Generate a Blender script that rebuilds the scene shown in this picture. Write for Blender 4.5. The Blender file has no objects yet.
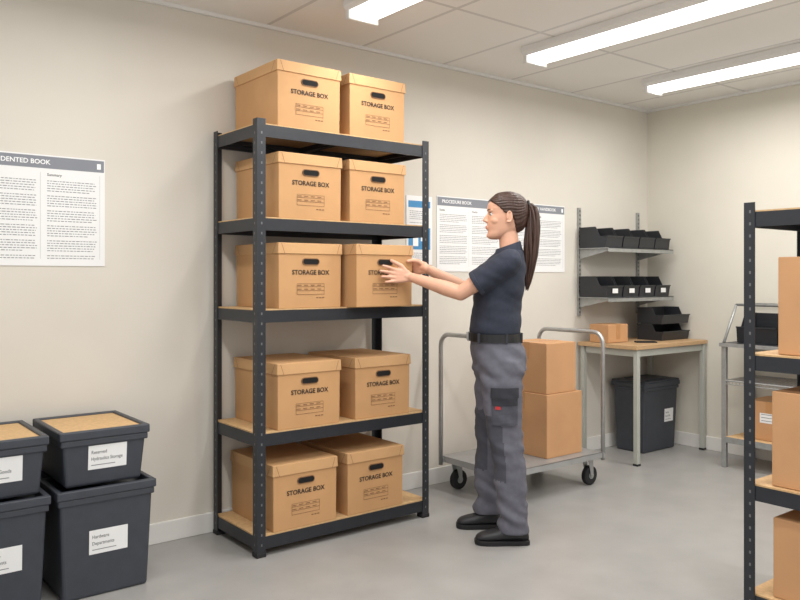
import bpy, bmesh, math, random
from mathutils import Vector, Matrix, noise
from mathutils.bvhtree import BVHTree
random.seed(3)
scene=bpy.context.scene
C=scene.collection
AZ=math.radians(-38.2)

# ------------------------------------------------------------------ materials
def lin(c):
    return tuple(((x/255)/12.92 if x/255<=.04045 else (((x/255)+.055)/1.055)**2.4) for x in c)
def mat(name,rgb,rough=.6,metal=0.,n=.08,ns=12.,bump=0.,bs=150.,stretch=(1,1,1),emit=0,spec=.5):
    m=bpy.data.materials.new(name); m.use_nodes=True
    nt=m.node_tree; b=nt.nodes['Principled BSDF']
    c=lin(rgb)
    b.inputs['Roughness'].default_value=rough
    b.inputs['Metallic'].default_value=metal
    b.inputs['Specular IOR Level'].default_value=spec
    tc=nt.nodes.new('ShaderNodeTexCoord'); mp=nt.nodes.new('ShaderNodeMapping')
    mp.inputs['Scale'].default_value=stretch
    nt.links.new(tc.outputs['Object'],mp.inputs['Vector'])
    nz=nt.nodes.new('ShaderNodeTexNoise'); nz.inputs['Scale'].default_value=ns; nz.inputs['Detail'].default_value=4
    nt.links.new(mp.outputs['Vector'],nz.inputs['Vector'])
    r=nt.nodes.new('ShaderNodeValToRGB')
    r.color_ramp.elements[0].position=.3; r.color_ramp.elements[1].position=.7
    r.color_ramp.elements[0].color=(*[x*(1-n) for x in c],1)
    r.color_ramp.elements[1].color=(*[min(1,x*(1+n)) for x in c],1)
    nt.links.new(nz.outputs['Fac'],r.inputs['Fac'])
    nt.links.new(r.outputs['Color'],b.inputs['Base Color'])
    if bump:
        n2=nt.nodes.new('ShaderNodeTexNoise'); n2.inputs['Scale'].default_value=bs; n2.inputs['Detail'].default_value=3
        nt.links.new(mp.outputs['Vector'],n2.inputs['Vector'])
        bp=nt.nodes.new('ShaderNodeBump'); bp.inputs['Strength'].default_value=bump; bp.inputs['Distance'].default_value=.004
        nt.links.new(n2.outputs['Fac'],bp.inputs['Height']); nt.links.new(bp.outputs['Normal'],b.inputs['Normal'])
    if emit:
        b.inputs['Emission Color'].default_value=(1,.99,.97,1); b.inputs['Emission Strength'].default_value=emit
    return m
M={}
M['wall']=mat('wall_paint',(213,207,196),.85,n=.02,ns=3,bump=.05,bs=300)
M['wall2']=mat('wall_paint_side',(214,209,196),.85,n=.02,ns=3,bump=.05,bs=300)
M['floor']=mat('vinyl_floor',(158,156,153),.36,n=.07,ns=5,bump=.03,bs=90)
M['base']=mat('baseboard_paint',(226,224,219),.5,n=.01)
M['kraft']=mat('kraft_cardboard',(194,149,102),.8,n=.05,ns=6,bump=.08,bs=250)
M['kraft_lid']=mat('kraft_lid_cardboard',(200,157,110),.8,n=.05,ns=6,bump=.08,bs=250)
M['kraft2']=mat('carton_cardboard',(194,147,104),.8,n=.05,ns=5,bump=.08,bs=250)
M['tape']=mat('packing_tape',(184,136,91),.3,n=.03)
M['seam']=mat('cardboard_shadow_gap',(125,88,55),.9,n=.05)
M['ink']=mat('black_ink',(48,38,30),.7,n=.02)
M['ink2']=mat('thin_brown_ink',(122,88,58),.7,n=.02)
M['hole']=mat('dark_opening',(12,10,9),.9,n=.02)
M['steel_blk']=mat('black_powder_coat',(35,38,44),.42,n=.08,ns=30)
M['slot']=mat('slot_grey',(105,105,106),.6,n=.05)
M['board']=mat('chipboard',(203,167,120),.7,n=.12,ns=60,bump=.05)
M['desk']=mat('desk_wood',(190,156,116),.5,n=.12,ns=14,stretch=(1,8,8))
M['legs']=mat('grey_green_steel',(176,178,170),.45,n=.04)
M['alu']=mat('brushed_steel',(178,178,177),.38,.75,n=.08,ns=30)
M['galv']=mat('galvanised_steel',(168,170,169),.45,.6,n=.1,ns=30)
M['plate']=mat('platform_sheet',(172,173,173),.4,.5,n=.08,ns=8)
M['rubber']=mat('black_rubber',(28,28,30),.7,n=.1)
M['tote']=mat('dark_grey_plastic',(58,62,70),.45,n=.08,ns=20,bump=.05)
M['bin']=mat('black_plastic_bin',(40,42,46),.4,n=.08,ns=20)
M['paper']=mat('white_paper',(233,233,232),.7,n=.01)
M['greyband']=mat('grey_print',(132,135,142),.7,n=.02)
M['greytxt']=mat('grey_text_ink',(128,128,130),.7,n=.02)
M['white']=mat('white_print',(245,245,245),.7,n=.0)
M['blue']=mat('blue_print',(70,140,190),.6,n=.1)
M['lamp_body']=mat('lamp_housing_white',(224,223,220),.5,n=.01)
M['diff']=mat('lamp_diffuser',(255,255,252),.4,n=0,emit=3)
M['skin']=mat('skin',(216,166,139),.5,n=.05,ns=20)
M['lips']=mat('lip_skin',(184,106,94),.45,n=.04)
M['eyew']=mat('eye_white',(225,220,215),.3,n=.01)
M['iris']=mat('eye_iris',(45,30,24),.2,n=.05)
M['hair']=mat('brown_hair',(62,40,31),.42,n=.28,ns=60,stretch=(1,1,.12),bump=.5,bs=120)
M['polo']=mat('navy_cotton',(42,47,61),.85,n=.1,ns=60,bump=.15,bs=500)
M['trous']=mat('grey_workwear_fabric',(97,97,107),.85,n=.1,ns=40,bump=.15,bs=400)
M['dark']=mat('dark_workwear_fabric',(48,49,56),.85,n=.1,ns=40,bump=.1,bs=400)
M['knee']=mat('knee_panel_fabric',(72,73,82),.85,n=.1,ns=40,bump=.1,bs=400)
M['belt']=mat('black_leather',(16,16,18),.45,n=.1)
M['red']=mat('red_badge',(180,45,48),.6,n=.05)
M['shoe']=mat('black_shoe_leather',(34,34,37),.5,n=.12,ns=30)
M['sole']=mat('shoe_sole',(20,20,22),.7,n=.05)

m=bpy.data.materials.new('ceiling_tiles'); m.use_nodes=True; nt=m.node_tree; b=nt.nodes['Principled BSDF']
b.inputs['Roughness'].default_value=.9
tc=nt.nodes.new('ShaderNodeTexCoord'); sp=nt.nodes.new('ShaderNodeSeparateXYZ'); nt.links.new(tc.outputs['Object'],sp.inputs[0])
def mth(op,a,bv=None):
    nd=nt.nodes.new('ShaderNodeMath'); nd.operation=op
    for i,v in enumerate((a,bv)):
        if v is None: continue
        if isinstance(v,(int,float)): nd.inputs[i].default_value=v
        else: nt.links.new(v,nd.inputs[i])
    return nd.outputs[0]
def gridline(o,off,per):
    f=mth('FRACT',mth('DIVIDE',mth('ADD',o,off),per))
    return mth('LESS_THAN',f,.022/per)
g=mth('MAXIMUM',gridline(sp.outputs[0],10.05,.6),gridline(sp.outputs[1],10.4,1.2))
mx=nt.nodes.new('ShaderNodeMix'); mx.data_type='RGBA'
mx.inputs[6].default_value=(*lin((232,230,226)),1); mx.inputs[7].default_value=(*lin((206,204,201)),1)
nt.links.new(g,mx.inputs[0]); nt.links.new(mx.outputs[2],b.inputs['Base Color'])
nz=nt.nodes.new('ShaderNodeTexNoise'); nz.inputs['Scale'].default_value=160
bp=nt.nodes.new('ShaderNodeBump'); bp.inputs['Strength'].default_value=.15; bp.inputs['Distance'].default_value=.003
nt.links.new(tc.outputs['Object'],nz.inputs['Vector']); nt.links.new(nz.outputs['Fac'],bp.inputs['Height']); nt.links.new(bp.outputs['Normal'],b.inputs['Normal'])
M['ceil']=m

# ------------------------------------------------------------------ mesh builder
class MB:
    def __init__(s): s.v=[]; s.f=[]; s.m=[]
    def add(s,vs,fs,mi=0):
        o=len(s.v); s.v+= [tuple(v) for v in vs]
        for f in fs: s.f.append(tuple(o+i for i in f)); s.m.append(mi)
    def box(s,x0,y0,z0,x1,y1,z1,mi=0):
        s.add([(x0,y0,z0),(x1,y0,z0),(x1,y1,z0),(x0,y1,z0),(x0,y0,z1),(x1,y0,z1),(x1,y1,z1),(x0,y1,z1)],
              [(0,3,2,1),(4,5,6,7),(0,1,5,4),(1,2,6,5),(2,3,7,6),(3,0,4,7)],mi)
    def frustum(s,x0,y0,x1,y1,z0,X0,Y0,X1,Y1,z1,mi=0):
        s.add([(x0,y0,z0),(x1,y0,z0),(x1,y1,z0),(x0,y1,z0),(X0,Y0,z1),(X1,Y0,z1),(X1,Y1,z1),(X0,Y1,z1)],
              [(0,3,2,1),(4,5,6,7),(0,1,5,4),(1,2,6,5),(2,3,7,6),(3,0,4,7)],mi)
    def loft(s,rings,mi=0,closed=False):
        n=len(rings[0]); vs=[p for r in rings for p in r]; fs=[]
        k=len(rings)
        for i in range(k if closed else k-1):
            for j in range(n):
                a=i*n+j; b_=i*n+(j+1)%n; c=((i+1)%k)*n+(j+1)%n; d=((i+1)%k)*n+j
                fs.append((a,b_,c,d))
        if not closed:
            fs.append(tuple(range(n-1,-1,-1))); fs.append(tuple((k-1)*n+j for j in range(n)))
        s.add(vs,fs,mi)
    def tube(s,pts,rad,n=12,mi=0):
        pts=[Vector(p) for p in pts]
        if not isinstance(rad,(list,tuple)): rad=[rad]*len(pts)
        rings=[]; up=None
        for i,p in enumerate(pts):
            if i==0: t=pts[1]-pts[0]
            elif i==len(pts)-1: t=pts[-1]-pts[-2]
            else: t=(pts[i+1]-pts[i]).normalized()+(pts[i]-pts[i-1]).normalized()
            t.normalize()
            if up is None:
                up=Vector((0,0,1)) if abs(t.z)<.9 else Vector((1,0,0))
            a=(up-t*up.dot(t)).normalized(); up=a; b_=t.cross(a)
            rings.append([p+(a*math.cos(2*math.pi*j/n)+b_*math.sin(2*math.pi*j/n))*rad[i] for j in range(n)])
        s.loft(rings,mi)
    def sphere(s,c,r,n=16,k=10,mi=0,rot=None):
        if not isinstance(r,(list,tuple)): r=(r,r,r)
        vs=[];fs=[]
        c=Vector(c)
        for i in range(1,k):
            th=math.pi*i/k
            for j in range(n):
                ph=2*math.pi*j/n
                v=Vector((r[0]*math.sin(th)*math.cos(ph),r[1]*math.sin(th)*math.sin(ph),r[2]*math.cos(th)))
                if rot: v=rot@v
                vs.append(c+v)
        t=Vector((0,0,r[2])); 
        if rot: t=rot@t
        vs.append(c+t); vs.append(c-t)
        T=len(vs)-2; B=len(vs)-1
        for i in range(k-2):
            for j in range(n):
                fs.append((i*n+j,(i+1)*n+j,(i+1)*n+(j+1)%n,i*n+(j+1)%n))
        for j in range(n):
            fs.append((T,j,(j+1)%n)); fs.append((B,(k-2)*n+(j+1)%n,(k-2)*n+j))
        s.add(vs,fs,mi)
    def cone(s,p0,r0,p1,r1,n=14,ends=(1,1),mi=0):
        s.tube([p0,p1],[r0,r1],n,mi)
        if ends[0]: s.sphere(p0,r0*1.0,14,8,mi)
        if ends[1]: s.sphere(p1,r1*1.0,14,8,mi)
    def chain(s,pts,n=14,ends=(1,1),mi=0):
        for i in range(len(pts)-1):
            s.cone(pts[i][0],pts[i][1],pts[i+1][0],pts[i+1][1],n,(ends[0] if i==0 else 1, ends[1] if i==len(pts)-2 else 1),mi)
    def mesh(s,name,mats):
        me=bpy.data.meshes.new(name); me.from_pydata(s.v,[],s.f)
        for mm in mats: me.materials.append(M[mm] if isinstance(mm,str) else mm)
        for p,mi in zip(me.polygons,s.m): p.material_index=mi
        me.update(); return me

def obj(name,me,parent=None,loc=(0,0,0),rot=0,smooth=False,bevel=0,seg=2):
    o=bpy.data.objects.new(name,me); C.objects.link(o)
    o.location=loc; o.rotation_euler=(0,0,rot) if not isinstance(rot,tuple) else rot
    if parent: o.parent=parent
    if smooth and me:
        for p in me.polygons: p.use_smooth=True
    if bevel:
        bm=o.modifiers.new('bevel','BEVEL'); bm.width=bevel; bm.segments=seg; bm.limit_method='ANGLE'; bm.angle_limit=.6
    return o
def thing(name,label,cat,loc=(0,0,0),rot=0,group=None,me=None,**k):
    o=obj(name,me,None,loc,rot,**k); o['label']=label; o['category']=cat
    if group: o['group']=group
    return o
def struct(name,me,**k):
    o=obj(name,me,**k); o['kind']='structure'; return o
def fixn(me):
    bm=bmesh.new(); bm.from_mesh(me); bmesh.ops.recalc_face_normals(bm,faces=bm.faces); bm.to_mesh(me); bm.free(); return me

_tc={}
def text_geo(sx,size,off=0.0):
    k=(sx,size,off)
    if k in _tc: return _tc[k]
    cu=bpy.data.curves.new('t','FONT'); cu.body=sx; cu.size=size; cu.align_x='CENTER'; cu.align_y='CENTER'; cu.offset=off*size; cu.resolution_u=3
    o=bpy.data.objects.new('t',cu); C.objects.link(o)
    bpy.context.view_layer.update()
    dg=bpy.context.evaluated_depsgraph_get()
    me=bpy.data.meshes.new_from_object(o.evaluated_get(dg))
    r=([tuple(v.co) for v in me.vertices],[tuple(p.vertices) for p in me.polygons])
    bpy.data.objects.remove(o); bpy.data.meshes.remove(me); bpy.data.curves.remove(cu)
    _tc[k]=r; return r
def put_text(mb,sx,size,cx,cz,y,mi=0,off=.0,sxk=1.0,left=False):
    vs,fs=text_geo(sx,size,off)
    sh=0
    if left and vs: sh=-min(v[0] for v in vs)*sxk
    mb.add([(cx+sh+v[0]*sxk,y,cz+v[1]) for v in vs],fs,mi)
def quadY(mb,x0,x1,z0,z1,y,mi=0):
    mb.add([(x0,y,z0),(x1,y,z0),(x1,y,z1),(x0,y,z1)],[(0,1,2,3)],mi)

# ------------------------------------------------------------------ room
WY=3.61; WX=5.30; H=2.555
mb=MB(); mb.box(-1.6,-1.6,-.05,WX+.1,WY+.1,0); struct('floor',mb.mesh('floor',['floor']))
mb=MB(); mb.box(-1.6,-1.6,H,WX+.1,WY+.1,H+.05); struct('ceiling',mb.mesh('ceiling',['ceil']))
mb=MB(); mb.box(-1.6,WY,0,WX+.1,WY+.1,H); struct('wall_back',mb.mesh('wall_back',['wall']))
mb=MB(); mb.box(WX,-1.6,0,WX+.1,WY,H); struct('wall_right',mb.mesh('wall_right',['wall2']))
mb=MB(); mb.box(-1.6,WY-.014,0,WX-.014,WY,.098); struct('baseboard_back',mb.mesh('bb',['base']),bevel=.004)
mb=MB(); mb.box(WX-.014,-1.6,0,WX,WY,.098); struct('baseboard_right',mb.mesh('bb2',['base']),bevel=.004)
mb=MB(); mb.box(-1.6,WY-.02,H-.018,WX,WY,H); struct('trim_1',mb.mesh('tr',['lamp_body']))
mb=MB(); mb.box(WX-.02,-1.6,H-.018,WX,WY-.02,H); struct('trim_2',mb.mesh('tr',['lamp_body']))

# ------------------------------------------------------------------ ceiling lamps
L=1.5
mb=MB()
prof=[(-.100,0),(.100,0),(.100,-.032),(.082,-.050),(-.082,-.050),(-.100,-.032)]
mb.loft([[(x,y,z) for x,z in prof] for y in (-L/2,L/2)]); me_h=fixn(mb.mesh('housing',['lamp_body']))
mb=MB()
pr=[(.080*math.cos(math.pi*i/10),-.050-.038*math.sin(math.pi*i/10)) for i in range(11)]
mb.loft([[(x,y,z) for x,z in pr] for y in (-L/2+.03,L/2-.03)]); me_d=fixn(mb.mesh('diffuser',['diff']))
mb=MB(); mb.box(-.088,-.014,-.092,.088,.014,-.03); me_c=mb.mesh('end_cap',['lamp_body'])
for y in (2.30,.3):  # second row and leftmost lamps are out of view, added for extra light
    for x in (.95,2.16,3.37,4.52):
        t=thing('ceiling_lamp','long white fluorescent ceiling lamp with glowing diffuser','lamp',(x,y,H-.001),group='fluorescent lamps mounted on the ceiling')
        obj('lamp_housing',me_h,t); obj('diffuser',me_d,t,smooth=True)
        for s in (-1,1): obj('end_cap',me_c,t,(0,s*(L/2-.014),0),bevel=.004)
        ld=bpy.data.lights.new('tube_light','AREA'); ld.shape='RECTANGLE'; ld.size=.14; ld.size_y=1.4; ld.energy=17; ld.color=(1,.99,.975)
        lo=bpy.data.objects.new('tube_light',ld); C.objects.link(lo); lo.location=(0,0,-.105); lo.parent=t

# ------------------------------------------------------------------ shelving racks
def shelving(name_label,x0,x1,y0,y1,levels,height,group=None):
    t=thing('shelving_unit',name_label,'shelving',((x0+x1)/2,(y0+y1)/2,0),group=group)
    w=(x1-x0)/2; d=(y1-y0)/2; F=.042; T=.003
    for sx in (-1,1):
        for sy in (-1,1):
            mb=MB()
            cx=sx*w; cy=sy*d
            xa,xb=sorted((cx,cx-sx*F)); ya,yb=sorted((cy,cy-sy*T)); mb.box(xa,ya,.012,xb,yb,height)
            xa,xb=sorted((cx,cx-sx*T)); ya,yb=sorted((cy-sy*T,cy-sy*F)); mb.box(xa,ya,.012,xb,yb,height)
            z=.05
            while z<height-.03:
                yy=cy+sy*.0006; xc=cx-sx*.022
                quadY(mb,xc-.0035,xc+.0035,z,z+.011,yy,1)
                xx=cx+sx*.0006; yc=cy-sy*.024
                mb.add([(xx,yc-.0035,z),(xx,yc+.0035,z),(xx,yc+.0035,z+.011),(xx,yc-.0035,z+.011)],[(0,1,2,3)],1)
                z+=.045
            obj('upright',mb.mesh('upright',['steel_blk','slot']),t)
            mb=MB(); xa,xb=sorted((cx+sx*.003,cx-sx*(F+.003))); ya,yb=sorted((cy+sy*.003,cy-sy*(F+.003)))
            mb.box(xa,ya,0,xb,yb,.02); obj('foot_cap',mb.mesh('foot',['rubber']),t,bevel=.003)
    bh=.055
    for lv in levels:
        zt=lv-.006
        for s in (-1,1):
            mb=MB(); y=s*(d-.0035)
            ya,yb=sorted((y,y-s*.003)); mb.box(-w+.004,ya,zt-bh,w-.004,yb,zt)
            ya,yb=sorted((y-s*.003,y-s*.022)); mb.box(-w+.004,ya,zt-bh*.5-.002,w-.004,yb,zt-bh*.5)
            ya,yb=sorted((y-s*.003,y-s*.014)); mb.box(-w+.004,ya,zt-bh,w-.004,yb,zt-bh+.003)
            obj('beam',mb.mesh('beam',['steel_blk']),t)
            mb=MB(); x=s*(w-.0035)
            xa,xb=sorted((x,x-s*.003)); mb.box(xa,-d+.008,zt-bh,xb,d-.008,zt)
            xa,xb=sorted((x-s*.003,x-s*.022)); mb.box(xa,-d+.008,zt-bh*.5-.002,xb,d-.008,zt-bh*.5)
            obj('beam',mb.mesh('beam',['steel_blk']),t)
        mb=MB(); mb.box(-w+.0075,-d+.0075,zt-.004,w-.0075,d-.0075,lv); obj('shelf_board',mb.mesh('board',['board']),t)
        mb=MB(); mb.box(-.02,-d+.02,zt-.03,.02,d-.02,zt-.005); obj('support_bar',mb.mesh('bar',['steel_blk']),t)
    return t
LV=[.095,.555,1.11,1.525,1.945]
shelving('tall black steel shelving unit with chipboard shelves holding storage boxes',1.655,2.655,3.13,3.580,LV,1.965)
RL=[.085,.49,.97,1.50]
shelving('black steel shelving unit with chipboard shelves and plain cartons',2.81,3.27,.50,1.50,RL,1.53)

# ------------------------------------------------------------------ archive boxes
BW,BD,BH=.345,.43,.302
mb=MB(); mb.frustum(-BW/2+.004,-BD/2+.004,BW/2-.004,BD/2-.004,0,-BW/2+.002,-BD/2+.002,BW/2-.002,BD/2-.002,BH-.004); me_body=mb.mesh('box_body',['kraft'])
LH=.050
mb=MB(); mb.frustum(-BW/2-.003,-BD/2-.003,BW/2+.003,BD/2+.003,BH-LH,-BW/2-.001,-BD/2-.001,BW/2+.001,BD/2+.001,BH)
for s in (-1,1):
    x=s*(BW/2-.03)
    mb.add([(x,-BD/2-.0036,BH-LH),(x+.002,-BD/2-.0036,BH-LH),(x+s*.016+.002,-BD/2-.0022,BH-.003),(x+s*.016,-BD/2-.0022,BH-.003)],[(0,1,2,3)],1)
    y=s*(BD/2-.05)
    mb.add([(-BW/2-.0036,y,BH-LH),(-BW/2-.0036,y+.002,BH-LH),(-BW/2-.0020,y+s*.03+.002,BH-.003),(-BW/2-.0020,y+s*.03,BH-.003)],[(0,1,2,3)],1)
me_lid=mb.mesh('box_lid',['kraft_lid','seam'])
def stad(w,h,n=10):
    p=[]
    for i in range(n+1):
        a=-math.pi/2+math.pi*i/n; p.append((w/2-h/2+h/2*math.cos(a),h/2*math.sin(a)))
    for i in range(n+1):
        a=math.pi/2+math.pi*i/n; p.append((-w/2+h/2+h/2*math.cos(a),h/2*math.sin(a)))
    return p
mb=MB(); yf=-BD/2+.0015; HZ=BH-.086
mb.loft([[(x,y,z+HZ) for x,z in stad(.094,.031)] for y in (yf,yf-.003)],1)
mb.loft([[(x,y,z+HZ) for x,z in stad(.086,.024)] for y in (yf,yf-.0036)],0)
me_slot=fixn(mb.mesh('handle_slot',['hole','ink2']))
mb=MB(); yp=-BD/2+.0016
put_text(mb,'STORAGE BOX',.030,0,BH-.137,yp-.0008,0,.022)
for i,z in enumerate((.098,.080,.062)):
    quadY(mb,-.075,.075,z,z+.0018,yp,1)
    if i<2: 
        for k in range(4): quadY(mb,-.072+k*.036,-.05+k*.036,z+.006,z+.009,yp,1)
for x in (-.075,.0735): quadY(mb,x,x+.0015,.062,.112,yp,1)
quadY(mb,-.075,.075,.112,.1135,yp,1)
for k in range(3): quadY(mb,.03+k*.016,.042+k*.016,.045,.049,yp,1)
me_print=mb.mesh('printed_text',['ink','ink2'])
P=[(1.762,3.140,4,0),(2.160,3.143,4,.006),(1.768,3.140,3,0),(2.160,3.140,3,0),(1.768,3.140,2,0),(2.138,3.052,2,0),
   (1.760,3.138,1,.006),(2.195,3.143,1,0),(1.740,3.136,0,-.006),(2.145,3.136,0,0)]
for i,(x,y,l,r) in enumerate(P):
    lab='brown lidded cardboard storage box with black hand slot, on steel shelf'
    if i==5: lab='brown cardboard storage box being slid onto shelf by the person'
    t=thing('storage_box',lab,'box',(x+BW/2,y+BD/2,LV[l]+.0005),r,'storage boxes on the tall shelving unit')
    obj('box_body',me_body,t,bevel=.002); obj('lid',me_lid,t,bevel=.0015)
    obj('handle_slot',me_slot,t); obj('printed_text',me_print,t)

# ------------------------------------------------------------------ plain cartons
def carton(x0,x1,y0,y1,z0,h,label,group=None,lab=False,tape_axis='y'):
    w=(x1-x0)/2; d=(y1-y0)/2
    t=thing('carton',label,'box',((x0+x1)/2,(y0+y1)/2,z0+.0005),0,group)
    mb=MB(); mb.box(-w,-d,0,w,d,h); obj('carton_body',mb.mesh('carton',['kraft2']),t,bevel=.003)
    mb=MB()
    if tape_axis=='y':
        mb.box(-.022,-d-.0012,h-.10,.022,-d,h+.0012); mb.box(-.022,-d,h,.022,d,h+.0012); mb.box(-.022,d,h-.10,.022,d+.0012,h+.0012)
    else:
        mb.box(-w-.0012,-.022,h-.10,-w,.022,h+.0012); mb.box(-w,-.022,h,w,.022,h+.0012); mb.box(w,-.022,h-.1,w+.0012,.022,h+.0012)
    obj('tape',mb.mesh('tape',['tape']),t)
    if lab:
        mb=MB(); mb.box(-w-.0015,-.03,h*.45,-w-.0002,.06,h*.7); 
        for k in range(3): mb.box(-w-.002,-.02,h*.5+k*.02,-w-.0014,.05,h*.5+k*.02+.004,1)
        obj('paper_label',mb.mesh('label',['paper','greytxt']),t)
    return t
carton(3.470,3.785,3.035,3.42,.2005,.370,'large plain cardboard carton on the platform trolley',tape_axis='x')
carton(3.478,3.740,3.045,3.35,.5725,.295,'smaller plain cardboard carton stacked on a larger carton',tape_axis='x')
carton(4.45,4.67,3.34,3.50,.802,.125,'small cardboard box on the wooden desk')
carton(2.85,3.20,.99,1.392,.971,.355,'plain cardboard carton on black shelving','cartons on the low black shelving',tape_axis='x')
carton(2.84,3.19,1.0,1.41,.491,.345,'plain cardboard carton on black shelving','cartons on the low black shelving',tape_axis='x')
carton(2.84,3.19,1.0,1.405,.086,.29,'plain cardboard carton on black shelving','cartons on the low black shelving',tape_axis='x')
carton(4.95,5.22,2.33,2.62,.205,.25,'cardboard box with white label on the steel bench shelf',lab=True,tape_axis='x')

# ------------------------------------------------------------------ totes
def tote(name,label,cx,cy,z0,w,d,h,lid=True,group=None,lines=('Assembled','Hardware Storage'),labx=0.0,labw=.15,labh=.095):
    t=thing(name,label,'storage bin',(cx,cy,z0),0,group)
    mb=MB(); k=.028
    mb.frustum(-w/2+k,-d/2+k,w/2-k,d/2-k,0,-w/2+.012,-d/2+.012,w/2-.012,d/2-.012,h-.03)
    obj('tote_body',mb.mesh('tote',['tote']),t,bevel=.012,seg=3)
    mb=MB()
    for (a,b_,c,e) in ((-w/2,-d/2,w/2,-d/2+.022),(-w/2,d/2-.022,w/2,d/2),(-w/2,-d/2+.022,-w/2+.022,d/2-.022),(w/2-.022,-d/2+.022,w/2,d/2-.022)):
        mb.box(a,b_,h-.034,c,e,h)
    for (a,b_,c,e) in ((-w/2+.006,-d/2+.006,w/2-.006,-d/2+.02),(-w/2+.006,-d/2+.02,-w/2+.02,d/2-.02)):
        mb.box(a,b_,h-.06,c,e,h-.034)
    obj('rim',mb.mesh('rim',['tote']),t,bevel=.005)
    if lid:
        mb=MB(); mb.box(-w/2+.022,-d/2+.022,h-.02,w/2-.022,d/2-.022,h-.008); obj('lid_panel',mb.mesh('lid_panel',['board']),t)
    y=lambda z:-d/2+k+( .012-k)*z/(h-.03)-.0015
    mb=MB(); zc=h*.50
    def q(x0,x1,za,zb,mi,o): mb.add([(x0,y(za)-o,za),(x1,y(za)-o,za),(x1,y(zb)-o,zb),(x0,y(zb)-o,zb)],[(0,1,2,3)],mi)
    q(labx-labw/2,labx+labw/2,zc-labh/2,zc+labh/2,0,.0005)
    for j,ln in enumerate(lines):
        vs,fs=text_geo(ln,.019,.012); m0=min(v[0] for v in vs)
        mb.add([(labx-labw/2+.012+(v[0]-m0)*.85,y(zc+.02-j*.026+v[1])-.0012,zc+.02-j*.026+v[1]) for v in vs],fs,1)
    q(labx-labw/2+.012,labx+.03,zc-.032,zc-.029,1,.001)
    obj('paper_label',mb.mesh('label',['paper','greytxt']),t)
    return t
G='stacked dark grey totes against the wall'
tote('storage_tote','dark grey plastic tote with white label at bottom of stack',1.005,3.350,0,.385,.44,.432,False,G,('Hardware','Departments'),labx=.005)
tote('storage_tote','dark grey plastic tote with tan lid panel stacked on another tote',1.0,3.352,.434,.35,.42,.222,True,G,('Reserved','Hydraulics Storage'),labx=.01)
tote('storage_tote','dark grey plastic tote with white label at bottom of stack',.598,3.345,0,.385,.44,.432,False,G,('Hardware','Departments'),labx=.02)
tote('storage_tote','dark grey plastic tote with tan lid panel stacked on another tote',.612,3.347,.434,.35,.42,.222,True,G,('Reserved','Material Goods'),labx=.01)
tote('storage_tote','dark grey plastic tote with lid standing under the desk',4.99,3.415,0,.44,.29,.50,False,None,('Spares','Stock Bin'),labx=.1,labw=.11)
mb=MB(); mb.box(-.215,-.14,0,.215,.14,.012); 
for s in(-1,1): mb.box(-.12,s*.09-.012,.012,.12,s*.09+.012,.017)
tl=thing('tote_lid','dark grey plastic tote lid lying on a tote','lid',(4.99,3.415,.5005),me=mb.mesh('tote_lid',['tote']),bevel=.003)

# ------------------------------------------------------------------ hopper bins
def hopper_mesh(w,d,h):
    mb=MB(); T=.004
    def side(x):
        pf=[(-d/2,0),(d/2,0),(d/2,h),(-d/2+.38*d,h),(-d/2+.05,h*.55),(-d/2-.012,h*.55)]
        mb.loft([[(x0,y,z) for y,z in pf] for x0 in (x,x+T)])
    side(-w/2); side(w/2-T)
    mb.box(-w/2+T,-d/2,0,w/2-T,d/2,T); mb.box(-w/2+T,d/2-T,T,w/2-T,d/2,h)
    mb.loft([[(x,-d/2,0),(x,-d/2+T,0),(x,-d/2-.012+T,h*.55),(x,-d/2-.012,h*.55)] for x in (-w/2+T,w/2-T)])
    mb.box(-w/2-.004,-d/2+.38*d,h-.008,-w/2,d/2+.002,h+.001); mb.box(w/2,-d/2+.38*d,h-.008,w/2+.004,d/2+.002,h+.001)
    mb.box(-w/2,-d/2-.018,h*.55-.006,w/2,-d/2-.010,h*.55+.002)
    return fixn(mb.mesh('hopper',['bin']))
def hopper(me,w,d,h,loc,rot,label,group,lab=True):
    t=thing('parts_bin',label,'bin',loc,rot,group)
    obj('bin_body',me,t)
    if lab:
        mb=MB(); y=-d/2-.0125; mb.box(-.03,y-.0015,h*.2,.03,y,h*.42,0); obj('paper_label',mb.mesh('label',['paper']),t)
HW,HD,HH=.178,.225,.145
hm=hopper_mesh(HW,HD,HH)
for lvl,z in enumerate((1.116,1.461)):
    for i in range(4):
        hopper(hm,HW,HD,HH,(4.525+i*.192,3.465,z),0,'black plastic open-front parts bin on wall shelf','parts bins on the wall shelves',lab=(lvl==0))
hm2=hopper_mesh(.34,.20,.115)
for i in range(2):
    hopper(hm2,.34,.20,.115,(5.095,3.34,.8015+i*.118),0,'wide black plastic parts bin stacked on the desk','stacked parts bins on the desk',lab=False)
hm3=hopper_mesh(.27,.26,.19)
for i in range(3):
    hopper(hm3,.27,.26,.19,(5.12,2.575-i*.29,.822),-math.pi/2,'large black open-front parts bin on steel bench','large parts bins on the steel bench',lab=False)

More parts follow.
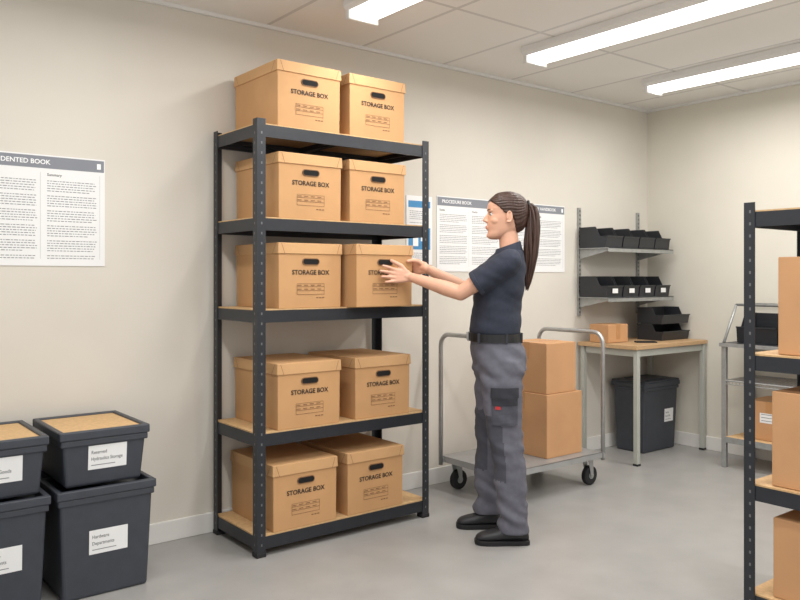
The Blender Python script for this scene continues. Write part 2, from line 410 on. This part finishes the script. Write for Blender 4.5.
# ------------------------------------------------------------------ wall shelves
t=thing('wall_shelving','slotted steel wall rails with two metal shelves','shelving',(4.86,WY,0))
for x in (-.40,.30):
    mb=MB(); mb.box(x-.014,-.016,.98,x+.014,-.0005,1.75)
    z=1.0
    while z<1.73:
        quadY(mb,x-.007,x-.003,z,z+.014,-.0165,1); quadY(mb,x+.003,x+.007,z,z+.014,-.0165,1); z+=.03
    obj('wall_rail',mb.mesh('rail',['galv','hole']),t)
for z in (1.115,1.460):
    mb=MB(); mb.box(-.43,-.285,z-.006,.35,-.02,z); mb.box(-.43,-.285,z-.03,.35,-.281,z); mb.box(-.43,-.03,z,.35,-.026,z+.02)
    obj('metal_shelf',mb.mesh('mshelf',['galv']),t,bevel=.001)
    for x in (-.40,.30):
        mb=MB(); mb.loft([[(xx,-.017,z-.007),(xx,-.27,z-.007),(xx,-.27,z-.02),(xx,-.017,z-.075)] for xx in (x-.003,x+.003)])
        obj('bracket',fixn(mb.mesh('bracket',['galv'])),t)

# ------------------------------------------------------------------ desk
t=thing('desk','wooden-topped desk with grey steel legs against the wall','desk',(4.86,3.34,0))
mb=MB(); mb.box(-.435,-.245,.772,.425,.245,.80); obj('desk_top',mb.mesh('top',['desk']),t,bevel=.003)
mb=MB()
for s in (-1,1): mb.box(-.385,s*.215-.010,.725,.385,s*.215+.010,.7715); mb.box(s*.395-.010,-.20,.725,s*.395+.010,.20,.7715)
obj('desk_frame',mb.mesh('frame',['legs']),t)
for sx in (-1,1):
    for sy in (-1,1):
        mb=MB(); mb.box(sx*.40-.016,sy*.22-.016,.012,sx*.40+.016,sy*.22+.016,.7715); mb.box(sx*.40-.019,sy*.22-.019,0,sx*.40+.019,sy*.22+.019,.014,1)
        obj('leg',mb.mesh('leg',['legs','rubber']),t,bevel=.002)
mb=MB(); mb.box(-.035,-.07,0,.035,.07,.009); mb.box(-.031,-.064,.009,.031,.064,.0095,1)
thing('mobile_phone','black mobile phone lying on the desk','phone',(4.72,3.23,.8005),.9,me=mb.mesh('phone',['rubber','hole']),bevel=.002)

# ------------------------------------------------------------------ steel bench on right wall
X0,X1,Y0,Y1=4.88,5.27,1.80,2.76
t=thing('steel_bench','light steel bench frame with wire shelf and angled top rack','shelving',(X0,Y0,0))
w=X1-X0; d=Y1-Y0
for x in (.015,w-.015):
    for y in (.015,d-.015):
        mb=MB(); mb.box(x-.015,y-.015,.0,x+.015,y+.015,.80); obj('leg',mb.mesh('leg',['galv']),t,bevel=.002)
mb=MB(); mb.box(-.01,-.01,.8005,w+.01,d+.01,.820); mb.box(-.011,-.01,.797,-.008,d+.01,.8215,1); obj('bench_top',mb.mesh('btop',['bin','galv']),t)
mb=MB(); mb.box(.0,.03,.186,w,d-.03,.204); mb.box(-.002,.03,.165,.0,d-.03,.204,1); obj('lower_shelf',mb.mesh('lsh',['board','galv']),t)
mb=MB()
mb.tube([(0,0.03,.575),(0,d-.03,.575)],.006,8); mb.tube([(w,.03,.575),(w,d-.03,.575)],.006,8); mb.tube([(0,0.03,.553),(0,d-.03,.553)],.004,8)
for i in range(38):
    y=.03+i*(d-.06)/37; mb.tube([(0,y,.553),(0,y,.578),(w,y,.578)],.0028,6)
for i in range(1,4): mb.tube([(i*w/4,.03,.572),(i*w/4,d-.03,.572)],.003,6)
obj('wire_shelf',mb.mesh('wire',['alu']),t)
mb=MB()
for y in (.012,d-.012):
    mb.tube([(0.01,y,.822),(.17,y,1.07),(w-.02,y,1.07),(w-.02,y,.822)],.009,8)
mb.tube([(.17,.012,1.07),(.17,d-.012,1.07)],.009,8); mb.tube([(w-.02,.012,1.07),(w-.02,d-.012,1.07)],.009,8)
obj('top_frame',mb.mesh('tframe',['galv']),t,smooth=True)

# ------------------------------------------------------------------ trolley
t=thing('platform_trolley','grey steel platform trolley with two tubular end handles','trolley',(3.473,3.225,0))
w,d=.415,.268
mb=MB(); mb.box(-w,-d,.196,w,d,.200)
for s in (-1,1): mb.box(-w,s*(d-.002)-.002,.165,w,s*(d-.002)+.002,.200); mb.box(s*(w-.002)-.002,-d+.004,.165,s*(w-.002)+.002,d-.004,.1995)
obj('platform',mb.mesh('platform',['plate']),t,bevel=.001)
for s in (-1,1):
    pts=[]; x=s*(w+.013); R=.07; zt=.920; yy=d-.012
    pts.append((x,-yy,.15)); pts.append((x,-yy,zt-R))
    for i in range(1,7): a=math.pi/2*i/6; pts.append((x,-yy+R-R*math.cos(a),zt-R+R*math.sin(a)))
    for i in range(0,7): a=math.pi/2*i/6; pts.append((x,yy-R+R*math.sin(a),zt-R+R*math.cos(a)))
    pts.append((x,yy,.15))
    mb=MB(); mb.tube(pts,.013,16); mb.box(min(x,x-s*.02),-yy-.02,.165,max(x,x-s*.02),-yy+.02,.195) ; mb.box(min(x,x-s*.02),yy-.02,.165,max(x,x-s*.02),yy+.02,.195)
    hm_=mb.mesh('handle',['alu'])
    for p in hm_.polygons: p.use_smooth = len(p.vertices)==4 and p.index<16*(len(pts)-1)
    obj('handle',hm_,t)
for sx in (-1,1):
    for sy in (-1,1):
        cx=sx*(w-.07); cy=sy*(d-.06)
        mb=MB(); mb.box(-.035,-.03,.158,.035,.03,.195); 
        for s in (-1,1): mb.loft([[(-.022,yy,.158),(.022,yy,.158),(.026,yy,.055),(.006,yy,.045)] for yy in (s*.022-.0015,s*.022+.0015)])
        mb.tube([(.014,-.026,.058),(.014,.026,.058)],.006,8)
        c=obj('caster',fixn(mb.mesh('fork',['galv'])),t,(cx,cy,0),.0)
        mb=MB(); pr=[(-.017,.045),(-.014,.056),(0,.058),(.014,.056),(.017,.045),(.017,.02),(-.017,.02)]
        rings=[]
        for i in range(28):
            a=2*math.pi*i/28; rings.append([(r*math.cos(a),y,r*math.sin(a)) for y,r in pr])
        mb.loft(rings,0,closed=True)
        mb.tube([(0,-.018,0),(0,.018,0)],.021,16,1)
        obj('wheel',fixn(mb.mesh('wheel',['rubber','galv'])),c,(.014,0,.058))

# ------------------------------------------------------------------ posters
def dash(mb,x0,x1,z0,z1,step,th,mi,y,para=6):
    z=z1; k=0
    while z>z0:
        k+=1
        if k%para==0: z-=step; continue
        x=x0; end=x1-(random.random()*.35*(x1-x0) if (k+1)%para==0 else random.random()*.06*(x1-x0))
        while x<end:
            l=random.uniform(.005,.017); quadY(mb,x,min(x+l,end),z-th,z,y,mi); x+=l+.004
        z-=step
def poster(cx,w,z0,z1,label,head,cols):
    t=thing('wall_poster',label,'poster',(cx,WY-.0005,0)); h=z1-z0
    mb=MB(); mb.box(-w/2,-.004,z0,w/2,0,z1); obj('sheet',mb.mesh('sheet',['paper']),t)
    mb=MB(); quadY(mb,-w/2+.004,w/2-.004,z1-.058,z1-.006,-.0045,2)
    for hx,ht in head: put_text(mb,ht,.028,hx,z1-.032,-.005,3,.015,left=True)
    quadY(mb,w/2-.035,w/2-.018,z1-.045,z1-.02,-.005,3)
    for (a,b_,sub) in cols:
        put_text(mb,sub,.016,a,z1-.085,-.0046,0,.012,left=True)
        dash(mb,a,b_,z0+.03,z1-.11,.0108,.0032,1,-.0046)
        quadY(mb,b_+.012,b_+.0128,z0+.03,z1-.075,-.0046,1)
    obj('printed_text',mb.mesh('poster_print',['ink','greytxt','greyband','white']),t)
    return t
poster(.745,.79,1.303,1.782,'white notice poster with grey header and small text on wall',[(-.10,'ACCIDENTED BOOK')],
       [(-.37,-.15,'Notes'),(-.10,.11,'Locations'),(.15,.36,'Summary')])
poster(3.715,1.185,1.290,1.752,'wide white notice poster with grey header and text columns',[(-.55,'PROCEDURE BOOK'),(.17,'EMERGENCY HANDBOOK')],
       [(-.57,-.34,'Duties'),(-.30,-.06,'Checks'),(-.02,.26,'Safety'),(.30,.56,'Storage')])
t=thing('wall_poster','small white sign with blue pictogram on wall','poster',(2.985,WY-.0005,0))
mb=MB(); mb.box(-.10,-.004,1.33,.10,0,1.74); obj('sheet',mb.mesh('sheet',['paper']),t)
mb=MB(); 
quadY(mb,-.085,.085,1.42,1.55,-.0045,2); quadY(mb,-.05,-.01,1.44,1.53,-.005,3); quadY(mb,.01,.06,1.47,1.53,-.005,3)
quadY(mb,-.085,.085,1.67,1.71,-.0045,4)
dash(mb,-.075,.075,1.575,1.65,.0115,.0035,1,-.0046); dash(mb,-.075,.075,1.35,1.40,.0115,.0035,1,-.0046)
obj('printed_picture',mb.mesh('sign_print',['ink','greytxt','blue','white','blue']),t)

# ------------------------------------------------------------------ person
person=thing('person','woman in navy polo and grey work trousers reaching towards a box','person',(2.740,2.717,0),AZ)
def remesh(mb,name,mats,vox,sm=4,smf=.5):
    me=mb.mesh(name,mats); fixn(me)
    o=bpy.data.objects.new('tmp',me); C.objects.link(o)
    r=o.modifiers.new('r','REMESH'); r.mode='VOXEL'; r.voxel_size=vox; r.use_smooth_shade=True
    if sm:
        s=o.modifiers.new('s','SMOOTH'); s.iterations=sm; s.factor=smf
    bpy.context.view_layer.update()
    dg=bpy.context.evaluated_depsgraph_get()
    m2=bpy.data.meshes.new_from_object(o.evaluated_get(dg)); m2.name=name
    bpy.data.objects.remove(o)
    m2.materials.clear()
    for mm in mats: m2.materials.append(M[mm])
    for p in m2.polygons: p.use_smooth=True; p.material_index=0
    return m2
def ringh(z,cu,cv,a,b,n=36,p=2.3,dz=0):
    r=[]
    for i in range(n):
        t=2*math.pi*i/n; c=math.cos(t); s=math.sin(t)
        x=abs(c)**(2/p)*math.copysign(1,c)*a; y=abs(s)**(2/p)*math.copysign(1,s)*b
        r.append((cu+x,cv+y,z+dz*x/a))
    return r
def lofth(mb,rows,p=2.3,n=36): mb.loft([ringh(*r,n=n,p=p) for r in rows])
def itp(tb,x):
    if x<=tb[0][0]: return tb[0][1]
    for (a,b_),(c,d_) in zip(tb,tb[1:]):
        if x<=c: return b_+(d_-b_)*(x-a)/(c-a)
    return tb[-1][1]
V=Vector
SH=[V((.035,-.160,1.322)),V((.035,.160,1.322))]
EL=[V((-.185,-.105,1.178)),V((-.135,.205,1.19))]
WR=[V((-.430,.035,1.258)),V((-.344,.0895,1.300))]
nY=V((-.618,.786,0)); nX=V((-.786,-.618,0)); UP=V((0,0,1))
def hand(mb,w,d,n,t,fdir,lim,thumb=None,spread=.11,curl=0.0,fl=1.0):
    d=d.normalized(); n=n.normalized(); t=(t-d*t.dot(d)).normalized(); fdir=fdir.normalized()
    def cl(p,r):
        k=n.dot(p)-(lim-r+.0005)
        return p-n*k if k>0 else p
    offs=[.029,.0098,-.0095,-.028]; kn=[.084,.088,.084,.076]
    lens=[.070,.079,.073,.057]
    for i in range(4):
        a=cl(w+d*.008+t*offs[i]*.55,.013); b_=cl(w+d*kn[i]+t*offs[i],.0115)
        mb.cone(a,.015,b_,.0112,12)
        f=(fdir+t*(1.5-i)*spread+n*curl).normalized(); L_=lens[i]*fl
        p=b_; rr=[.0092,.0085,.0078,.0066] if i<3 else [.0082,.0076,.007,.006]
        pts=[(p,rr[0])]
        lift=[-.22,-.02,.22]
        for k,fr in enumerate((.44,.31,.25)):
            ff=(f+n*lift[k]).normalized()
            p=cl(p+ff*L_*fr,rr[k+1]); pts.append((p,rr[k+1]))
        mb.chain(pts,12)
    for k in range(3):
        mb.cone(cl(w+d*.02+t*(.012-.012*k),.013),.014,cl(w+d*.07+t*(.019-.019*k),.012),.0118,12)
    mb.cone(w-d*.004,.0205,w+d*.02,.018,14)
    if thumb is None:
        q0=cl(w+d*.018+t*.020,.014); dd=(d*.72+t*.75).normalized(); d2=(d*.9+t*.38).normalized()
        q1=cl(q0+dd*.040,.0115); q2=cl(q1+d2*.032,.0098); q3=cl(q2+d2*.026,.0082)
        thumb=[(q0,.0145),(q1,.0118),(q2,.010),(q3,.0078)]
    mb.chain(thumb,12)
def loc(X,Y,Z):
    dX=X-2.740; dY=Y-2.717
    return V((.786*dX-.618*dY,.618*dX+.786*dY,Z))
body=MB()
lofth(body,[(.80,.01,0,.10,.14),(.88,.006,0,.112,.15),(.96,-.005,0,.10,.132),(1.06,-.004,0,.09,.12),(1.2,.008,0,.092,.13),(1.30,.03,0,.08,.135),(1.345,.048,0,.06,.10),(1.375,.06,0,.045,.06)])
body.chain([((.012,-.09,.84),.08),((.028,-.12,.48),.05),((.05,-.13,.32),.048),((.063,-.14,.09),.034)])
body.chain([((.010,.09,.84),.08),((-.013,.10,.48),.05),((-.02,.10,.32),.048),((-.036,.10,.09),.034)])
for s in (0,1):
    fm=EL[s].lerp(WR[s],.28)
    body.chain([(SH[s],.046),(SH[s].lerp(EL[s],.5),.042),(EL[s],.036),(fm,.037),(EL[s].lerp(WR[s],.65),.029),(WR[s],.0215)],18)
body.chain([((.066,0,1.33),.060),((.062,0,1.40),.049),((.056,0,1.47),.046)],20)
# head profile rows: z, face front, skull back, half width
hp=[(1.4385,-.028,.000,.012),(1.443,-.040,.020,.026),(1.453,-.0455,.045,.036),(1.466,-.0455,.075,.044),(1.480,-.0430,.105,.050),(1.492,-.0455,.122,.054),(1.508,-.0475,.134,.058),(1.525,-.0470,.141,.062),
    (1.545,-.0445,.146,.066),(1.560,-.0415,.148,.068),(1.572,-.0440,.149,.070),(1.588,-.0475,.148,.072),(1.605,-.0445,.145,.072),(1.622,-.0360,.138,.069),(1.638,-.0220,.127,.062),(1.652,-.0020,.108,.048),(1.661,.025,.085,.028),(1.664,.045,.065,.010)]
def headring(z,uf,ub,hw,n=40):
    r=[]; cu=uf+(ub-uf)*.52
    for i in range(n):
        t=2*math.pi*i/n; c=math.cos(t); s_=math.sin(t)
        x=(cu-uf)*(-abs(c)**.92) if c<0 else (ub-cu)*c
        y=hw*math.copysign(abs(s_)**(.86 if c<0 else .95),s_)
        r.append((cu+x,y,z))
    return r
body.loft([headring(*h) for h in hp])
body.chain([((-.038,0,1.566),.0070),((-.050,0,1.549),.0078),((-.0610,0,1.5325),.0080)],12)
for s in (-1,1):
    body.sphere((-.053,s*.0090,1.5270),.0068,12,8)
    body.sphere((-.027,s*.030,1.577),(.013,.019,.0055),14,8)
    body.sphere((-.008,s*.028,1.528),(.026,.028,.026),18,12)
    ec=V((.048,s*.073,1.545))
    pts=[]
    for i in range(13):
        a=math.radians(-110+i*25); pts.append((ec+V((.004+.013*math.sin(a),s*.004,.026*math.cos(a))),.0038))
    body.chain(pts,8)
    body.sphere(ec+V((.002,-s*.001,0)),(.012,.005,.022),14,10)
    body.sphere((.042,s*.072,1.521),(.006,.0055,.008),12,8)
body.sphere((-.0475,0,1.5005),(.009,.019,.0050),14,8); body.sphere((-.0455,0,1.4915),(.009,.017,.0055),14,8)
body.sphere((-.040,0,1.456),(.011,.015,.011),14,8)
tX=V((-.786,-.618,0))
hand(body,WR[0],(tX+nY*.22+UP*.06),nY,UP,(tX+UP*.10),.3315,fl=1.0,spread=.105)
z0=1.300
th=[(loc(2.522,3.018,z0+.018),.014),(loc(2.500,3.028,z0+.034),.0115),(loc(2.470,3.0395,z0+.038),.0098),(loc(2.444,3.0425,z0+.034),.0082)]
hand(body,WR[1],(nY+nX*.12+UP*.04),nX,UP,(nY+UP*.08),.2535,thumb=th)
bm_=remesh(body,'body',['skin'],.0036,2,.5)
obj('body',bm_,person)
for s in (-1,1):
    ec=V((-.0265,s*.0300,1.5600))
    mb=MB(); mb.sphere(ec,.0118,24,16,0); e=obj('eye',mb.mesh('eye',['eyew','iris']),person,smooth=True)
    for p in e.data.polygons:
        if (p.center-ec).normalized().dot(V((-.93,s*.22,-.10)).normalized())>.84: p.material_index=1
    mb=MB(); mb.tube([(-.0375,s*.019,1.5650),(-.0395,s*.026,1.5680),(-.0350,s*.036,1.5665),(-.026,s*.043,1.5620)],[.0010,.0018,.0020,.0010],8)
    obj('eyelash',mb.mesh('lash',['iris']),person,smooth=True)
    mb=MB(); mb.tube([(-.0455,s*.013,1.5790),(-.0425,s*.026,1.5835),(-.0345,s*.038,1.5830),(-.025,s*.046,1.580)],[.0016,.0024,.0022,.001],8)
    obj('eyebrow',mb.mesh('brow',['hair']),person,smooth=True)
mb=MB(); mb.sphere((-.0490,0,1.5000),(.0085,.017,.0036),16,8); mb.sphere((-.0470,0,1.4925),(.0085,.0155,.0040),16,8)
obj('lips',mb.mesh('lips',['lips']),person,smooth=True)
# hair cap: follows the skull, swept back to the ponytail
HLn=[(1.44,.110),(1.475,.090),(1.50,.080),(1.54,.068),(1.556,.052),(1.566,.024),(1.585,.008),(1.600,-.008),(1.612,-.024),(1.622,-.034),(1.630,-.05),(1.64,-.2)]
mb=MB(); NZ=90; NR=120; rings=[]
cc=V((.055,0,1.572)); TI=V((.150,0,1.600))
for i in range(NZ+1):
    f=i/NZ; z=1.462+(1.6638-1.462)*math.sin(f*math.pi/2)
    row=[itp([(h[0],h[k]) for h in hp],z) for k in (1,2,3)]
    rr=[]
    for p in headring(z,*row,n=NR):
        p=V(p); d_=V((p.x-cc.x,p.y,(p.z-cc.z))).normalized()
        fl=itp(HLn,p.z)+.004*noise.noise(p*60); dl=p.x-fl
        k=min(1,max(0,(dl+.003)/.010)); k=k*k*(3-2*k)
        q=p-TI; ang=math.atan2(q.y,q.z+.0001)
        off=-.010+k*(.0175+.0012*math.sin(ang*34+3*noise.noise(p*20))+.003*noise.noise(p*28))
        rr.append(tuple(p+d_*off))
    rings.append(rr)
mb.loft(rings)
hair=obj('hair',fixn(mb.mesh('hair',['hair'])),person,smooth=True)
mb=MB()
path=[(.140,1.607,.017),(.157,1.610,.023),(.171,1.594,.029),(.177,1.560,.034),(.176,1.500,.038),(.171,1.430,.040),(.165,1.360,.037),(.158,1.300,.031),(.151,1.245,.020),(.146,1.205,.007)]
for k in range(30):
    a=2*math.pi*k/30*3; rr=(.75,.5,.25)[k%3]
    pts=[];rd=[]
    for i,(u,z,r) in enumerate(path):
        aa=a+i*.12+.15*math.sin(i*1.3+k)
        pts.append((u+math.cos(aa)*r*rr,math.sin(aa)*r*rr*.9,z+(random.uniform(-.02,.012) if i>7 else 0))); rd.append(max(.0012,r*(.20+.08*random.random())))
    mb.tube(pts,rd,8)
obj('ponytail',mb.mesh('ponytail',['hair']),hair,smooth=True)
mb=MB(); rings=[]
for i in range(20):
    a=2*math.pi*i/20; rings.append([(.154+.006*math.cos(q),math.cos(a)*(.017+.006*math.sin(q)),1.609+math.sin(a)*(.017+.006*math.sin(q))) for q in [2*math.pi*j/8 for j in range(8)]])
mb.loft(rings,0,closed=True); obj('hair_band',fixn(mb.mesh('hair_band',['belt'])),hair,smooth=True)
# polo shirt
mb=MB()
lofth(mb,[(.980,-.010,0,.121,.152),(1.00,-.010,0,.124,.155),(1.03,-.008,0,.122,.153),(1.08,-.003,0,.117,.148),(1.14,.004,0,.117,.150),(1.20,.010,0,.121,.156),(1.26,.020,0,.117,.160),(1.31,.032,0,.104,.158),(1.345,.047,0,.085,.135),(1.372,.058,0,.066,.090),(1.385,.061,0,.056,.062)])
for s in (-1,1): mb.sphere((-.062,s*.066,1.212),(.050,.060,.058),20,12)
for s in (0,1):
    e=SH[s].lerp(EL[s],.66)
    mb.chain([(SH[s],.064),(SH[s].lerp(EL[s],.3)+V((0,0,-.006)),.062),(e+V((0,0,-.005)),.060)],22,ends=(1,0))
    mb.cone(V((.05,0,1.315)).lerp(SH[s],.45),.062,SH[s],.060,16)
pm=remesh(mb,'polo_shirt',['polo'],.0065,5,.5)
nrm=[v.normal.copy() for v in pm.vertices]
for v,nn in zip(pm.vertices,nrm):
    c=v.co; 
    k=min(1,max(0,(c.z-.985)/.03))
    a=noise.noise(V((c.x*9+c.z*7,c.y*5,c.z*15-c.x*8)))*.0085*k+noise.noise(V((c.x*20+c.z*18,c.y*10,c.z*22)))*.0035*k
    v.co=c+nn*a
shirt=obj('polo_shirt',pm,person)
mb=MB()
def cr(z,a,b,dz): return ringh(z,.056,0,a,b,dz=dz,p=2.0)
mb.loft([cr(1.352,.076,.086,.020),cr(1.378,.068,.074,.020),cr(1.408,.061,.062,.020),cr(1.411,.057,.058,.020),cr(1.405,.054,.055,.020),cr(1.370,.058,.062,.018)],0,closed=True)
obj('collar',fixn(mb.mesh('collar',['polo'])),shirt,smooth=True)
for s in (0,1):
    mb=MB(); a=SH[s].lerp(EL[s],.60)+V((0,0,-.005)); b_=SH[s].lerp(EL[s],.68)+V((0,0,-.005))
    mb.tube([a,b_],[.0630,.0625],28); obj('sleeve_cuff',mb.mesh('cuff',['polo']),shirt,smooth=False,bevel=.003)
# trousers
mb=MB()
lofth(mb,[(.978,-.010,0,.119,.150),(.93,-.003,0,.124,.163),(.87,.008,0,.130,.172),(.81,.013,0,.128,.172),(.77,.012,0,.11,.165)])
lofth(mb,[(.86,.016,-.088,.108,.090),(.70,.014,-.100,.099,.088),(.60,.018,-.110,.090,.081),(.48,.030,-.120,.079,.073),(.36,.044,-.130,.077,.070),(.20,.056,-.138,.073,.066),(.055,.062,-.140,.073,.064)],p=2.15)
lofth(mb,[(.86,.012,.088,.108,.090),(.70,.000,.095,.097,.086),(.60,-.008,.098,.087,.079),(.48,-.015,.100,.077,.072),(.36,-.022,.100,.074,.068),(.20,-.030,.100,.069,.064),(.072,-.034,.100,.068,.062)],p=2.15)
tm=remesh(mb,'trousers',['trous','knee'],.0075,4,.5)
nrm=[v.normal.copy() for v in tm.vertices]
for v,nn in zip(tm.vertices,nrm):
    c=v.co; z=c.z
    k=1.0+1.2*math.exp(-((z-.47)/.07)**2)+1.8*math.exp(-((z-.15)/.07)**2)+1.0*math.exp(-((z-.80)/.05)**2)
    k*=min(1,max(0,(.95-z)/.04))
    a=noise.noise(V((c.x*7+c.z*5,c.y*6,c.z*16+c.x*9)))*.009*k+noise.noise(V((c.x*15,c.y*15,c.z*30+c.x*14)))*.004*k
    v.co=c+nn*a
# darker reinforced fabric over the front of the knees and shins
for p in tm.polygons:
    c=p.center
    if .30<c.z<.60:
        lc=itp([(.36,.044),(.48,.030),(.60,.018)],c.z) if c.y<0 else itp([(.36,-.022),(.48,-.015),(.60,-.008)],c.z)
        if c.x<lc-.022: p.material_index=1
tr=obj('trousers',tm,person)
bvh=BVHTree.FromPolygons([v.co for v in tm.vertices],[tuple(p.vertices) for p in tm.polygons])
def patch(name,parent,mats,u0,u1,z0,z1,off,nu=12,nz=12,taper=0):
    mb=MB(); g=[]
    for i in range(nz+1):
        row=[]
        for j in range(nu+1):
            fz=i/nz; fu=j/nu
            u=u0+(u1-u0)*fu+taper*fz; z=z0+(z1-z0)*fz
            h=bvh.ray_cast(V((u,-1,z)),V((0,1,0)))[0]
            if h is None: h=V((u,-.1,z))
            row.append(h)
        g.append(row)
    n=(nu+1)*(nz+1)
    vs=[]
    for i,r in enumerate(g):
        for j,h in enumerate(r): vs.append(h+V((0,-off,0)))
    for r in g:
        for h in r: vs.append(h+V((0,.004,0)))
    fs=[]
    for i in range(nz):
        for j in range(nu):
            a=i*(nu+1)+j; fs.append((a,a+1,a+nu+2,a+nu+1))
    W=nu+1
    bl=[j for j in range(W)]+[i*W+nu for i in range(1,nz+1)]+[nz*W+j for j in range(nu-1,-1,-1)]+[i*W for i in range(nz-1,0,-1)]
    for k in range(len(bl)):
        a=bl[k]; b_=bl[(k+1)%len(bl)]; fs.append((a,a+n,b_+n,b_))
    mb.add(vs,fs,0); return obj(name,fixn(mb.mesh(name,mats)),parent,smooth=False)
pk=patch('cargo_pocket',tr,['knee'],-.045,.075,.565,.715,.010)
patch('pocket_flap',pk,['dark'],-.050,.080,.690,.738,.015)
patch('pocket_trim',pk,['dark'],-.045,.075,.655,.690,.0125)
patch('badge',pk,['red'],-.030,-.006,.638,.652,.0125,4,4)
# belt
mb=MB()
A=ringh(.946,-.008,0,.131,.166); B=ringh(.984,-.010,0,.129,.163); C1=ringh(.984,-.010,0,.118,.150); D1=ringh(.946,-.008,0,.120,.154)
mb.loft([A,B,C1,D1],0,closed=True); bl=obj('belt',fixn(mb.mesh('belt',['belt'])),person,smooth=False)
mb=MB(); mb.box(-.146,-.025,.944,-.138,.025,.986); obj('belt_buckle',mb.mesh('buckle',['alu']),bl,bevel=.003)
for a in (-2.3,-1.35,-.5,.9,2.2):
    mb=MB(); u=-.009+.1315*abs(math.cos(a))**(2/2.3)*math.copysign(1,math.cos(a)); v_=.1665*abs(math.sin(a))**(2/2.3)*math.copysign(1,math.sin(a))
    mb.box(u-.005,v_-.003,.940,u+.005,v_+.003,.988); obj('belt_loop',mb.mesh('loop',['dark']),tr)
# shoes
def shoe(uh,ut,v):
    Lh=uh-ut
    mb=MB(); rows=[(0,.024,.050),(.05,.033,.080),(.18,.038,.105),(.33,.039,.105),(.45,.041,.086),(.6,.044,.070),(.78,.045,.060),(.9,.039,.052),(.97,.027,.042),(1,.014,.032)]
    rings=[]
    for t,wd,h in rows:
        u=uh-Lh*t; zc=(h+.016)/2; hz=(h-.016)/2; r=[]
        for i in range(20):
            a=2*math.pi*i/20; c=math.cos(a); s=math.sin(a); p=2.6 if s<0 else 2.0
            r.append((u,v+math.copysign(abs(c)**(2/p),c)*wd,zc+math.copysign(abs(s)**(2/p),s)*hz))
        rings.append(r)
    mb.loft(rings); sm=remesh(mb,'shoe',['shoe'],.006,3,.5)
    so=obj('shoe',sm,person)
    mb=MB(); out=[]
    for t,wd,h in rows: out.append((uh+.003-(Lh+.006)*t,v-wd-.004))
    for t,wd,h in reversed(rows): out.append((uh+.003-(Lh+.006)*t,v+wd+.004))
    mb.loft([[(x,y,z) for x,y in out] for z in (0.0,.022)]); obj('sole',fixn(mb.mesh('sole',['sole'])),so,bevel=.003)
    mb=MB()
    for k in range(4):
        t=.42+k*.07; u=uh-Lh*t; hh=itp([(a,c) for a,b_,c in rows],t)
        mb.tube([(u,v-.022,hh-.006),(u,v,hh+.0015),(u,v+.022,hh-.006)],.0022,6)
    obj('laces',mb.mesh('laces',['belt']),so,smooth=True)
shoe(.132,-.118,-.14)
shoe(.035,-.188,.10)

# ------------------------------------------------------------------ world, camera
w=bpy.data.worlds.new('World'); scene.world=w; w.use_nodes=True
bg=w.node_tree.nodes['Background']; bg.inputs[0].default_value=(1,.995,.985,1); bg.inputs[1].default_value=.90
cam=bpy.data.cameras.new('camera'); co=bpy.data.objects.new('camera',cam); C.objects.link(co)
co.location=(0,0,1.25); co.rotation_euler=(math.pi/2,0,AZ)
cam.sensor_width=36; cam.lens=783/800*36; cam.shift_y=-.0275; cam.clip_start=.05
scene.camera=co
scene.view_settings.view_transform='Standard'
